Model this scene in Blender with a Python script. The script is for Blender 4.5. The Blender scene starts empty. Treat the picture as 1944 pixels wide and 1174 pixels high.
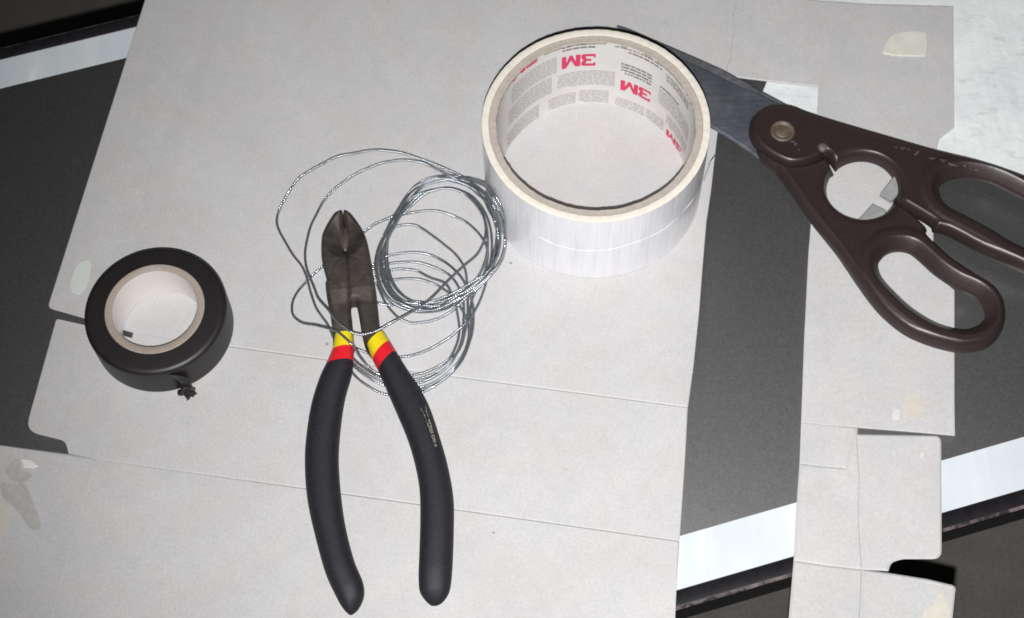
import bpy, bmesh, math, random
import numpy as np
from mathutils import Matrix, Vector
rnd = random.Random(7)
S = 0.001                                   # the scene is drafted in millimetres
scn = bpy.context.scene
COL = scn.collection

# ------------------------------------------------------------------ camera
F_PX, PITCH, ROLL, CAM_H = 3095.974, math.radians(63.444), math.radians(-2.4377), 593.538
_c, _s = math.cos(PITCH), math.sin(PITCH)
_fw = np.array([0, _c, -_s]); _rt = np.array([1.0, 0, 0]); _up = np.cross(_rt, _fw)
_cr, _sr = math.cos(ROLL), math.sin(ROLL)
RIGHT = _cr*_rt + _sr*_up; UP = -_sr*_rt + _cr*_up
CAMP = np.array([0, 0, CAM_H])
cd = bpy.data.cameras.new('camera'); cam = bpy.data.objects.new('camera', cd); COL.objects.link(cam)
cd.sensor_width = 36.0; cd.lens = F_PX/1944*36.0; cd.clip_start = 0.02; cd.clip_end = 50
cd.dof.use_dof = True; cd.dof.focus_distance = 0.600; cd.dof.aperture_fstop = 26
m = Matrix.Identity(4)
for i in range(3):
    m[i][0], m[i][1], m[i][2], m[i][3] = RIGHT[i], UP[i], -_fw[i], CAMP[i]*S
cam.matrix_world = m
scn.camera = cam

# ------------------------------------------------------------------ light: the phone's flash beside the lens, dim room
w = bpy.data.worlds.new('World'); scn.world = w; w.use_nodes = True
w.node_tree.nodes['Background'].inputs[0].default_value = (0.95, 0.97, 1.0, 1)
w.node_tree.nodes['Background'].inputs[1].default_value = 0.011
ld = bpy.data.lights.new('phone_flash', 'SPOT'); ld.energy = 27.2; ld.shadow_soft_size = 0.0022
ld.color = (1.0, 0.985, 0.985); ld.spot_size = math.radians(87); ld.spot_blend = 1.0
lo = bpy.data.objects.new('phone_flash', ld); COL.objects.link(lo)
lo.location = Vector((CAMP - 17*UP - 1.0*RIGHT)*S)
scn.view_settings.view_transform = 'Standard'
scn.view_settings.look = 'None'
scn.view_settings.exposure = 0.0
scn.view_settings.gamma = 1.0
scn.cycles.max_bounces = 8
scn.cycles.filter_width = 1.7
scn.cycles.sample_clamp_indirect = 3.0

# ------------------------------------------------------------------ measuring helpers
def ray(px, py):
    return RIGHT*(px-972)/F_PX - UP*(py-587)/F_PX + _fw
def U(px, py, z=0.0):                       # photo measurement -> point on the level z (mm)
    d = ray(px, py); t = (z-CAM_H)/d[2]
    return CAMP + d*t
lo.rotation_euler = Vector((U(1580, 280)-CAMP)*S).to_track_quat('-Z', 'Y').to_euler()
def UV(pts, z=0.0): return np.array([U(p[0], p[1], p[2] if len(p) > 2 else z) for p in pts])
def on_cyl(px, py, cx, cy, r):              # near side of an upright cylinder
    d = ray(px, py); o = CAMP[:2]-[cx, cy]
    a = d[:2]@d[:2]; b = o@d[:2]; c = o@o-r*r
    disc = b*b-a*c
    t = (-b-math.sqrt(max(disc, 0)))/a
    P = CAMP+d*t
    return math.atan2(P[1]-cy, P[0]-cx), P[2]

def cr(pts, n=8, closed=False):             # Catmull-Rom through points of any dimension
    P = np.array(pts, float); N = len(P); out = []
    segs = N if closed else N-1
    for i in range(segs):
        if closed:
            a, b, c, d = P[i-1], P[i], P[(i+1) % N], P[(i+2) % N]
        else:
            b, c = P[i], P[i+1]
            a = P[i-1] if i > 0 else 2*b-c
            d = P[i+2] if i+2 < N else 2*c-b
        for k in range(n):
            t = k/n
            out.append(0.5*((2*b)+(c-a)*t+(2*a-5*b+4*c-d)*t*t+(3*b-a-3*c+d)*t**3))
    if not closed: out.append(P[-1])
    return np.array(out)

# ------------------------------------------------------------------ objects
def finish(o, label=None, cat=None, group=None, kind=None):
    if label: o['label'] = label
    if cat: o['category'] = cat
    if group: o['group'] = group
    if kind: o['kind'] = kind
    return o
def thing(name, loc, label, cat, group=None):
    o = bpy.data.objects.new(name, None); o.empty_display_size = 0.01
    COL.objects.link(o); o.location = Vector(np.array(loc, float)*S)
    return finish(o, label, cat, group)
def base_of(parent):
    v = np.zeros(3)
    while parent is not None:
        v += np.array(parent.location)/S; parent = parent.parent
    return v
def add(name, verts, faces, material, parent=None, smooth=True, sharp=40):
    V = np.array(verts, float) - base_of(parent)
    me = bpy.data.meshes.new(name)
    me.from_pydata([tuple(v) for v in V*S], [], [tuple(int(i) for i in f) for f in faces])
    me.validate()
    bm = bmesh.new(); bm.from_mesh(me)
    bmesh.ops.recalc_face_normals(bm, faces=bm.faces)
    bm.to_mesh(me); bm.free()
    me.materials.append(material)
    if smooth:
        me.polygons.foreach_set('use_smooth', [True]*len(me.polygons))
        me.set_sharp_from_angle(angle=math.radians(sharp))
    o = bpy.data.objects.new(name, me); COL.objects.link(o)
    if parent is not None: o.parent = parent
    return o

class MB:                                   # collects pieces of one mesh
    def __init__(s): s.v = []; s.f = []
    def put(s, v, f):
        n = len(s.v); s.v += [tuple(x) for x in v]; s.f += [tuple(i+n for i in q) for q in f]

def inset(poly, d):
    P = np.array(poly, float)[:, :2]; N = len(P); out = []
    area = 0.5*sum(P[i-1][0]*P[i][1]-P[i][0]*P[i-1][1] for i in range(N))
    sg = 1 if area > 0 else -1
    for i in range(N):
        e1 = P[i]-P[i-1]; e2 = P[(i+1) % N]-P[i]
        e1 = e1/(np.hypot(*e1)+1e-9); e2 = e2/(np.hypot(*e2)+1e-9)
        n1 = sg*np.array([-e1[1], e1[0]]); n2 = sg*np.array([-e2[1], e2[0]])
        k = 1+n1@n2
        out.append(P[i]+(d if np.isscalar(d) else d[i])*(n1+n2)/max(k, 0.35))
    return np.array(out)
def rounded(poly, r, only=None, n=5):       # round the corners of a polygon (rows x,y,z)
    P = np.array(poly, float); N = len(P); out = []
    for i in range(N):
        rr = r if only is None else only.get(i, 0)
        if rr <= 0: out.append(P[i]); continue
        a = P[i-1]-P[i]; b = P[(i+1) % N]-P[i]
        la, lb = np.linalg.norm(a), np.linalg.norm(b); k = min(rr, la*.45, lb*.45)
        p0 = P[i]+a/la*k; p1 = P[i]+b/lb*k
        for t in np.linspace(0, 1, n): out.append((1-t)**2*p0+2*t*(1-t)*P[i]+t*t*p1)
    return np.array(out)
def plate(poly, thick, bevel, bdrop):       # a card-like sheet, top at the given z, softly broken edges
    P = np.array(poly, float); N = len(P)
    I = inset(P, bevel); bd = np.broadcast_to(np.asarray(bdrop, float), (N,))
    v = [(I[i][0], I[i][1], P[i][2]) for i in range(N)]
    v += [(P[i][0], P[i][1], P[i][2]-bd[i]) for i in range(N)]
    v += [(P[i][0], P[i][1], P[i][2]-thick) for i in range(N)]
    f = [list(range(N)), list(range(2*N, 3*N))[::-1]]
    for i in range(N):
        j = (i+1) % N
        f += [(i, N+i, N+j, j), (N+i, 2*N+i, 2*N+j, N+j)]
    return v, f

def sdf(P, loops):
    """signed distance (inside positive) and nearest boundary point for points P to the region of the loops (even-odd)."""
    A = np.concatenate([l for l in loops]); B = np.concatenate([np.roll(l, -1, axis=0) for l in loops])
    n = len(P); D = np.empty(n); Q = np.empty((n, 2)); ins = np.zeros(n, bool)
    E = B-A; L2 = (E**2).sum(1)+1e-12
    for s in range(0, n, 4000):
        p = P[s:s+4000]
        w_ = p[:, None, :]-A[None]
        t = np.clip((w_*E[None]).sum(2)/L2[None], 0, 1)
        c = A[None]+t[..., None]*E[None]
        d2 = ((p[:, None, :]-c)**2).sum(2)
        k = d2.argmin(1); r_ = np.arange(len(p))
        D[s:s+4000] = np.sqrt(d2[r_, k]); Q[s:s+4000] = c[r_, k]
        up = (A[None, :, 1] <= p[:, None, 1]) != (B[None, :, 1] <= p[:, None, 1])
        with np.errstate(divide='ignore', invalid='ignore'):
            xx = A[None, :, 0]+(p[:, None, 1]-A[None, :, 1])*E[None, :, 0]/E[None, :, 1]
        ins[s:s+4000] = (up & (xx > p[:, None, 0])).sum(1) % 2 == 1
    return np.where(ins, D, -D), Q
def relief(loops, res, height, zb):
    """solid with a given outline whose top follows height(x, y); marching grid snapped to the outline."""
    allp = np.concatenate(loops); lo_, hi = allp.min(0)-res*1.5, allp.max(0)+res*1.5
    nx, ny = (np.ceil((hi-lo_)/res)).astype(int)+1
    X, Y = np.meshgrid(lo_[0]+np.arange(nx)*res, lo_[1]+np.arange(ny)*res, indexing='ij')
    P = np.column_stack([X.ravel(), Y.ravel()])
    sd, Q = sdf(P, loops)
    inside = (sd > res*0.12).reshape(nx, ny)
    cell = inside[:-1, :-1] | inside[1:, :-1] | inside[:-1, 1:] | inside[1:, 1:]
    idx = np.arange(nx*ny).reshape(nx, ny)
    I, J = np.nonzero(cell)
    quads = np.column_stack([idx[I, J], idx[I+1, J], idx[I+1, J+1], idx[I, J+1]])
    P2 = np.where((sd > res*0.12)[:, None], P, Q)
    used = np.unique(quads); remap = -np.ones(nx*ny, int); remap[used] = np.arange(len(used))
    quads = remap[quads]; P2 = P2[used]; sdu = np.maximum(sd[used], 0)
    sdu[sd[used] <= res*0.12] = 0
    Z = height(P2[:, 0], P2[:, 1], sdu)
    n = len(P2)
    V = np.vstack([np.column_stack([P2, Z]), np.column_stack([P2, np.full(n, zb)])])
    F = [tuple(q) for q in quads]
    F += [tuple(q[::-1]+n) for q in quads]
    cnt = {}
    for q in quads:
        for a, b in ((q[0], q[1]), (q[1], q[2]), (q[2], q[3]), (q[3], q[0])):
            if (b, a) in cnt: del cnt[(b, a)]
            else: cnt[(a, b)] = 1
    F += [(b, a, a+n, b+n) for a, b in cnt]
    return V, F

def tube(path, rad, ns=8, caps=True):
    P = np.array(path, float); N = len(P)
    T = np.gradient(P, axis=0); T /= np.linalg.norm(T, axis=1)[:, None]+1e-12
    R_ = np.broadcast_to(np.asarray(rad, float), (N,))
    nrm = np.cross(T[0], [0.3, 0.2, 1.0]); nrm /= np.linalg.norm(nrm)
    V = []
    for i in range(N):
        nrm = nrm-T[i]*(nrm@T[i]); nrm /= np.linalg.norm(nrm); b = np.cross(T[i], nrm)
        for k in range(ns):
            a = 2*math.pi*k/ns
            V.append(P[i]+R_[i]*(math.cos(a)*nrm+math.sin(a)*b))
    F = [(i*ns+k, i*ns+(k+1) % ns, (i+1)*ns+(k+1) % ns, (i+1)*ns+k) for i in range(N-1) for k in range(ns)]
    if caps: F += [tuple(range(ns))[::-1], tuple((N-1)*ns+k for k in range(ns))]
    return V, F
def lathe(profile, cx, cy, n=160, closed=True, wob=None):
    P = np.array(profile, float); M = len(P); V = []
    for k in range(n):
        a = 2*math.pi*k/n
        for j, (r, z) in enumerate(P):
            rr, zz = (r, z) if wob is None else wob(a, r, z)
            V.append((cx+rr*math.cos(a), cy+rr*math.sin(a), zz))
    F = []
    for k in range(n):
        k2 = (k+1) % n
        for j in range(M if closed else M-1):
            j2 = (j+1) % M
            F.append((k*M+j, k2*M+j, k2*M+j2, k*M+j2))
    return V, F

# ------------------------------------------------------------------ materials
class NT:
    def __init__(s, name):
        s.m = bpy.data.materials.new(name); s.m.use_nodes = True
        s.t = s.m.node_tree; s.b = s.t.nodes['Principled BSDF']
        s.co = s.t.nodes.new('ShaderNodeTexCoord').outputs['Object']
    def n(s, typ, **k):
        o = s.t.nodes.new(typ)
        for a, b in k.items(): setattr(o, a, b)
        return o
    def l(s, a, b): s.t.links.new(a, b)
    def mapped(s, scale, rot=(0, 0, 0), co=None):
        q = s.n('ShaderNodeMapping'); s.l(co or s.co, q.inputs[0])
        q.inputs['Scale'].default_value = scale; q.inputs['Rotation'].default_value = rot
        return q.outputs[0]
    def noise(s, scale, detail=3, rough=0.55, co=None):
        q = s.n('ShaderNodeTexNoise'); s.l(co or s.co, q.inputs['Vector'])
        q.inputs['Scale'].default_value = scale; q.inputs['Detail'].default_value = detail
        q.inputs['Roughness'].default_value = rough
        return q.outputs[0]
    def ramp(s, fac, stops, interp='LINEAR'):
        q = s.n('ShaderNodeValToRGB'); s.l(fac, q.inputs[0]); q.color_ramp.interpolation = interp
        e = q.color_ramp.elements
        while len(e) < len(stops): e.new(0.5)
        for el, (p, c) in zip(e, stops):
            el.position = p; el.color = (c, c, c, 1) if not isinstance(c, tuple) else (*c, 1)
        return q.outputs[0]
    def mix(s, fac, a, b, mode='MIX'):
        q = s.n('ShaderNodeMix', data_type='RGBA', blend_type=mode)
        for sock, v in ((q.inputs[0], fac), (q.inputs[6], a), (q.inputs[7], b)):
            if isinstance(v, (int, float)): sock.default_value = v
            elif isinstance(v, tuple): sock.default_value = (*v, 1)
            else: s.l(v, sock)
        return q.outputs[2]
    def math(s, op, a, b=None):
        q = s.n('ShaderNodeMath', operation=op)
        for sock, v in zip(q.inputs, (a, b)):
            if v is None: continue
            if isinstance(v, (int, float)): sock.default_value = v
            else: s.l(v, sock)
        return q.outputs[0]
    def bump(s, h, dist, strength=1.0):
        q = s.n('ShaderNodeBump'); s.l(h, q.inputs['Height']); q.inputs['Distance'].default_value = dist*S
        q.inputs['Strength'].default_value = strength
        s.l(q.outputs[0], s.b.inputs['Normal'])
    def set(s, color=None, rough=None, spec=None, metal=None, **k):
        for nm, v in (('Base Color', color), ('Roughness', rough), ('Specular IOR Level', spec), ('Metallic', metal)):
            if v is None: continue
            if isinstance(v, tuple): s.b.inputs[nm].default_value = (*v, 1)
            elif isinstance(v, (int, float)): s.b.inputs[nm].default_value = v
            else: s.l(v, s.b.inputs[nm])
        for nm, v in k.items(): s.b.inputs[nm.replace('_', ' ')].default_value = v
        return s.m

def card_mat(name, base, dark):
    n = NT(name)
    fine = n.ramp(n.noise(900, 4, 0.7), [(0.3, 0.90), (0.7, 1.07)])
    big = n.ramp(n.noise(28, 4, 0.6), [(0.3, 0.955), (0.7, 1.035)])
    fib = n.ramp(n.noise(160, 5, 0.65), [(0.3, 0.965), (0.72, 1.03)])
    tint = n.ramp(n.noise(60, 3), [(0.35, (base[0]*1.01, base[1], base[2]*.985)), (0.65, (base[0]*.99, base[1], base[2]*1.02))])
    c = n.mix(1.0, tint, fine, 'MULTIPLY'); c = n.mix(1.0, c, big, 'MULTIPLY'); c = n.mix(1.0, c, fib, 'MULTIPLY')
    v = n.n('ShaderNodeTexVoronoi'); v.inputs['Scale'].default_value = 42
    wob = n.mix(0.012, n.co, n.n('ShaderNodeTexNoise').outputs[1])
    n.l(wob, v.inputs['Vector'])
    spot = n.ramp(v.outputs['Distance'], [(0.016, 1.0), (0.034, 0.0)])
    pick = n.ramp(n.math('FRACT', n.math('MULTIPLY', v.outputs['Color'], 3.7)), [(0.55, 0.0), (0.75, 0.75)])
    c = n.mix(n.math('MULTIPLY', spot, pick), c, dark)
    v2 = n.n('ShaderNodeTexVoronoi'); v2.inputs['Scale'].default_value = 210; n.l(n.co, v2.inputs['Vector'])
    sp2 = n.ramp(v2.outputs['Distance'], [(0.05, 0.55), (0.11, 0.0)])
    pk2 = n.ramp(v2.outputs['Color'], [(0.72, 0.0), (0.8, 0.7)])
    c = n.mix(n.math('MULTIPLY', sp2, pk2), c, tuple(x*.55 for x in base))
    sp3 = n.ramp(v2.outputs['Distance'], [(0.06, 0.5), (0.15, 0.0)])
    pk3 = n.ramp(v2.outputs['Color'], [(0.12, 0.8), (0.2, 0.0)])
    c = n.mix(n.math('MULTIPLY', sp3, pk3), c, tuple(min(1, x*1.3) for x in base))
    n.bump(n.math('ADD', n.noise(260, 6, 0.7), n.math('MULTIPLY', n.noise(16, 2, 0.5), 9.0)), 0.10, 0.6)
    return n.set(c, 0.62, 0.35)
M_CARD = card_mat('grey_card', (0.498, 0.492, 0.491), (0.17, 0.165, 0.155))
M_CARD2 = card_mat('grey_card_painted_shade', (0.455, 0.450, 0.442), (0.17, 0.165, 0.155))  # same card, darkened in colour for the shade on the bent-down lower panels

n = NT('table_black'); f = n.ramp(n.noise(1100, 3, 0.8), [(0.25, 0.55), (0.75, 1.5)])
g = n.ramp(n.noise(45, 4), [(0.3, 0.85), (0.7, 1.15)])
c = n.mix(1.0, n.mix(1.0, (0.0052, 0.0042, 0.0040), f, 'MULTIPLY'), g, 'MULTIPLY')
sc = n.ramp(n.noise(60, 2, 0.5, n.mapped((6, 0.5, 1), (0, 0, math.radians(52)))), [(0.735, 0.0), (0.77, 0.30)])
c = n.mix(sc, c, (0.09, 0.09, 0.088))
n.bump(n.noise(900, 3), 0.03, 0.3)
rg = n.ramp(n.noise(1000, 3, 0.8), [(0.28, 0.425), (0.72, 0.505)])
M_TABLE = n.set(c, rg, 0.5, IOR=3.3)
n = NT('table_white'); st = n.noise(70, 3, 0.6, n.mapped((1.0, 0.10, 1), (0, 0, math.radians(-14.05-2))))
c = n.ramp(st, [(0.3, (0.56, 0.615, 0.65)), (0.52, (0.59, 0.635, 0.665)), (0.60, (0.63, 0.665, 0.685)), (0.67, (0.80, 0.80, 0.795))])
c = n.mix(1.0, c, n.ramp(n.noise(40, 3), [(0.3, .95), (0.7, 1.03)]), 'MULTIPLY')
M_WHITE = n.set(c, 0.45, 0.2)
n = NT('table_moulding'); c = n.ramp(n.noise(300, 4), [(0.3, (0.006, 0.0052, 0.007)), (0.75, (0.013, 0.0115, 0.0145))])
M_MOULD = n.set(c, 0.42, 0.5)
n = NT('worn_moulding_edge'); w1 = n.ramp(n.noise(130, 6, 0.75), [(0.44, (0.015, 0.012, 0.014)), (0.60, (0.15, 0.12, 0.118))])
M_WORN = n.set(w1, 0.6, 0.4)
n = NT('floor_brown'); c = n.ramp(n.noise(35, 6, 0.7), [(0.25, (0.120, 0.113, 0.102)), (0.75, (0.165, 0.157, 0.142))])
c = n.mix(1.0, c, n.ramp(n.noise(500, 3, .7), [(0.3, .8), (0.7, 1.2)]), 'MULTIPLY')
M_FLOOR = n.set(c, 0.7, 0.3)
n = NT('mottled_sheet'); a = n.noise(26, 7, 0.72); b = n.noise(190, 5, 0.75)
mm = n.ramp(a, [(0.28, (0.50, 0.53, 0.535)), (0.42, (0.67, 0.70, 0.705)), (0.60, (0.76, 0.79, 0.79))])
bb = n.noise(120, 5, 0.75, n.mapped((0.6, 1.6, 1), (0, 0, .3)))
c = n.mix(1.0, mm, n.ramp(bb, [(0.33, 0.84), (0.45, 1.0)]), 'MULTIPLY')
n.bump(n.math('ADD', n.noise(60, 6, 0.65), n.math('MULTIPLY', n.noise(26, 3, 0.5, n.mapped((2.2, 0.45, 1), (0, 0, .1))), 2.5)), 1.3, 0.6)
M_SHEET = n.set(c, 0.5, 0.4)

def plain(name, base, rough, spec=0.5, metal=0.0, var=0.15, scale=300, bump=0.0, bs=500, **k):
    n = NT(name)
    c = n.mix(1.0, base, n.ramp(n.noise(scale, 5, 0.65), [(0.3, 1-var), (0.7, 1+var)]), 'MULTIPLY')
    if bump: n.bump(n.noise(bs, 4, 0.65), bump, 0.7)
    return n.set(c, rough, spec, metal, **k)
M_TAPE_EDGE = plain('tape_side_layers', (0.66, 0.625, 0.55), 0.6, 0.3, var=0.05, bump=0.08)
n = NT('filament_tape')
sx = n.n('ShaderNodeSeparateXYZ'); n.l(n.co, sx.inputs[0])
ang = n.math('ARCTAN2', sx.outputs[1], sx.outputs[0])
cb = n.n('ShaderNodeCombineXYZ'); n.l(n.math('MULTIPLY', ang, 0.0455), cb.inputs[0]); n.l(n.math('MULTIPLY', sx.outputs[2], 0.035), cb.inputs[1])
r1 = n.noise(850, 3, 0.6, cb.outputs[0]); r2 = n.noise(240, 3, 0.6, cb.outputs[0])
c = n.ramp(r1, [(0.30, (0.74, 0.75, 0.805)), (0.5, (0.83, 0.83, 0.865)), (0.7, (0.865, 0.865, 0.88))])
c = n.mix(1.0, c, n.ramp(r2, [(0.3, 0.93), (0.65, 1.03)]), 'MULTIPLY')
n.bump(n.math('ADD', r1, r2), 0.30, 0.75)
M_TAPE = n.set(c, 0.30, 0.7, Coat_Weight=0.35, Coat_Roughness=0.16)
M_FILM = plain('clear_tape_film', (0.72, 0.72, 0.74), 0.15, 0.8, var=0.05)
M_CORE_TOP = plain('cardboard_core_edge', (0.385, 0.345, 0.305), 0.85, 0.2, var=0.12, scale=700, bump=0.1)
n = NT('core_inside_paper'); c = n.mix(1.0, (0.69, 0.675, 0.655), n.ramp(n.noise(90, 4), [(0.3, 0.95), (0.7, 1.04)]), 'MULTIPLY')
M_PAPER = n.set(c, 0.5, 0.4)
M_RED = plain('print_red', (0.66, 0.045, 0.13), 0.55, 0.3, var=0.1, scale=900)
M_GREY = plain('print_grey', (0.21, 0.20, 0.195), 0.6, 0.3, var=0.2, scale=900)
M_GREY2 = plain('print_pale_grey', (0.38, 0.37, 0.36), 0.6, 0.3, var=0.1, scale=900)
M_VINYL = plain('black_vinyl', (0.0135, 0.0115, 0.0115), 0.46, 0.5, var=0.2, scale=200, bump=0.05, bs=300)
M_CORE_TAN = plain('tan_core_edge', (0.34, 0.29, 0.25), 0.6, 0.3, var=0.08, scale=400)
M_CORE_WHITE = plain('white_plastic_core', (0.74, 0.71, 0.685), 0.28, 0.5, var=0.03)
n = NT('dark_tool_steel'); a = n.noise(120, 6, 0.75)
c = n.ramp(a, [(0.30, (0.030, 0.025, 0.022)), (0.55, (0.062, 0.053, 0.046)), (0.72, (0.115, 0.095, 0.08))])
n.bump(n.noise(500, 5, 0.7), 0.10, 0.8)
M_STEEL = n.set(c, 0.55, 0.5, 0.35)
n = NT('brown_ground_steel'); c = n.ramp(n.noise(180, 5, 0.7), [(0.3, (0.070, 0.055, 0.046)), (0.7, (0.125, 0.10, 0.085))])
M_GROUND = n.set(c, 0.5, 0.5, 0.4)
n = NT('dip_grip_black'); c = n.mix(1.0, (0.0128, 0.0122, 0.0165), n.ramp(n.noise(900, 3, 0.7), [(0.3, 0.7), (0.7, 1.45)]), 'MULTIPLY')
n.bump(n.noise(1100, 3, 0.7), 0.05, 0.7)
M_GRIP = n.set(c, 0.62, 0.38)
M_YEL = plain('grip_yellow', (0.72, 0.57, 0.012), 0.42, 0.4, var=0.06)
M_REDB = plain('grip_red', (0.66, 0.014, 0.026), 0.42, 0.4, var=0.06)
M_MARK = plain('grip_print', (0.24, 0.23, 0.185), 0.6, 0.3, var=0.3, scale=800)
n = NT('scissor_blade_steel'); b = n.noise(50, 6, 0.7); d = n.noise(700, 3, 0.7, n.mapped((0.1, 1, 1), (0, 0, math.radians(30))))
c = n.ramp(b, [(0.28, (0.10, 0.105, 0.125)), (0.5, (0.155, 0.165, 0.195)), (0.72, (0.235, 0.25, 0.285))])
c = n.mix(1.0, c, n.ramp(d, [(0.3, 0.8), (0.7, 1.2)]), 'MULTIPLY')
sp = n.ramp(n.noise(420, 5, 0.8), [(0.66, 0.0), (0.74, 0.6)]); c = n.mix(sp, c, (0.42, 0.41, 0.40))
n.bump(n.noise(300, 4, 0.7), 0.08, 0.6)
M_BLADE = n.set(c, 0.38, 0.5, 0.62)
n = NT('scissor_blade_bevel_steel'); c = n.ramp(n.noise(170, 6, 0.75), [(0.3, (0.075, 0.08, 0.088)), (0.72, (0.24, 0.25, 0.26))])
n.bump(n.noise(300, 4, 0.7), 0.10, 0.7)
M_BLADE2 = n.set(c, 0.45, 0.5, 0.45)
n = NT('brown_handle_plastic'); c = n.ramp(n.noise(900, 3, 0.7), [(0.3, (0.024, 0.0150, 0.0150)), (0.7, (0.033, 0.0205, 0.0205))])
wr = n.ramp(n.noise(110, 7, 0.8), [(0.68, 0.0), (0.76, 0.5)]); c = n.mix(wr, c, (0.17, 0.14, 0.13))
n.bump(n.noise(700, 4, 0.7), 0.05, 0.8)
M_HANDLE = n.set(c, 0.38, 0.5)
M_RIVET = plain('dull_brass_rivet', (0.135, 0.10, 0.075), 0.55, 0.5, 0.3, var=0.3, scale=400, bump=0.1)
M_TOOTH = plain('opener_steel', (0.33, 0.33, 0.33), 0.4, 0.5, 0.15, var=0.1)
n = NT('galvanised_wire'); c = n.ramp(n.noise(900, 3), [(0.3, (0.26, 0.285, 0.31)), (0.7, (0.44, 0.47, 0.495))])
M_WIRE = n.set(c, 0.20, 0.5, 0.84)
M_GLUE = plain('dried_cream_glue', (0.62, 0.62, 0.54), 0.5, 0.4, var=0.08, scale=160, bump=0.25, bs=260)
M_OVAL = plain('pale_label_spot', (0.58, 0.62, 0.585), 0.45, 0.4, var=0.03)
M_STAIN = plain('grey_smear', (0.41, 0.40, 0.38), 0.7, 0.2, var=0.10, scale=300)
M_BEIGE = plain('beige_glue_stain', (0.525, 0.50, 0.44), 0.65, 0.25, var=0.06, scale=300)
M_FLECK = plain('pale_card_fleck', (0.585, 0.57, 0.545), 0.6, 0.3, var=0.04)
M_FLAKE = plain('white_paper_flake', (0.70, 0.70, 0.68), 0.6, 0.3, var=0.04)

# ------------------------------------------------------------------ floor and table
FLOOR_Z, TABLE_Z = -440.0, -4.6
add('floor', [(-1500, -1200, FLOOR_Z), (1600, -1200, FLOOR_Z), (1600, 1900, FLOOR_Z), (-1500, 1900, FLOOR_Z)], [(0, 1, 2, 3)], M_FLOOR, smooth=False)
bpy.data.objects['floor']['kind'] = 'structure'
TA = math.radians(14.05); TX = np.array([math.cos(TA), math.sin(TA)]); TY = np.array([-math.sin(TA), math.cos(TA)])
table = thing('table', (*(TX*60+TY*300), FLOOR_Z), 'dark table with white border bands and black moulded edges under the cardboard', 'table')
def tbox(x0, x1, y0, y1, z0, z1, bev=0.0):
    c4 = [TX*x0+TY*y0, TX*x1+TY*y0, TX*x1+TY*y1, TX*x0+TY*y1]
    P = [(c[0], c[1], z1) for c in c4]
    return plate(P, z1-z0, max(bev, 0.02), max(bev, 0.02))
X0, X1 = -420, 560
add('table_top', *tbox(X0, X1, 178.35, 460.25, TABLE_Z-14, TABLE_Z), M_TABLE, table, smooth=False)
add('border_band', *tbox(X0, X1, 158.4, 178.35, TABLE_Z-14, TABLE_Z+0.05, .15), M_WHITE, table, smooth=False)
add('border_band', *tbox(X0, X1, 460.25, 475.65, TABLE_Z-14, TABLE_Z+0.05, .15), M_WHITE, table, smooth=False)
def moulding(yi, sgn):
    prof = [(0, -0.35)]
    prof += [(0.5, 0.0), (5.6, -0.25)]
    for k in range(7):
        a = math.pi/2*k/6
        prof.append((5.6+1.7*math.sin(a), -0.25-1.7+1.7*math.cos(a)))
    prof += [(7.3, -15.5), (6.5, -16), (0, -16)]
    V = []; xs = np.linspace(X0, X1, 120)
    for x in xs:
        for (d, z) in prof:
            dd = d
            q = TX*x+TY*(yi+sgn*dd); V.append((q[0], q[1], TABLE_Z+z))
    k = len(prof); F = []
    for i in range(len(xs)-1):
        for j in range(k):
            j2 = (j+1) % k
            F.append((i*k+j, (i+1)*k+j, (i+1)*k+j2, i*k+j2))
    return V, F, k
for yi, sg in ((158.4, -1), (475.65, 1)):
    V, F, k = moulding(yi, sg)
    mo = add('edge_moulding', V, F, M_MOULD, table)
    # the rubbed corner of the moulding, a narrow worn line
    MBw = MB()
    prof = [(5.9, -0.27), (6.6, -0.55), (7.05, -1.05)]
    xs = np.linspace(X0, X1, 500); V = []
    for x in xs:
        j = 0.5*math.sin(x*.9)*math.sin(x*.23)
        for (d, z) in prof:
            q = TX*x+TY*(yi+sg*(d+0.10)); V.append((q[0], q[1], TABLE_Z+z+0.09))
    F = [(i*3+j, (i+1)*3+j, (i+1)*3+j+1, i*3+j+1) for i in range(len(xs)-1) for j in range(2)]
    add('worn_edge', V, F, M_WORN, mo)
for (x, y) in ((X0+20, 230), (X1-20, 230), (X0+20, 420), (X1-20, 420)):
    add('leg', *tbox(x-18, x+18, y-18, y+18, FLOOR_Z, TABLE_Z-14.2, 1.5), M_MOULD, table, smooth=False)

# mottled white sheet lying on the table, upper right
sh = UV([(1490, -90), (1457, 152), (1449, 172), (1432, 196), (1500, 252), (1650, 282), (1785, 310), (1860, 335), (1950, 376), (2140, 430), (2140, -90)], -3.6)
o = add('paper_sheet', *plate(sh, 0.5, 0.1, 0.1), M_SHEET, None, smooth=False)
finish(o, 'white sheet mottled with grey, under the cardboard at the upper right', 'paper sheet')

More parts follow.
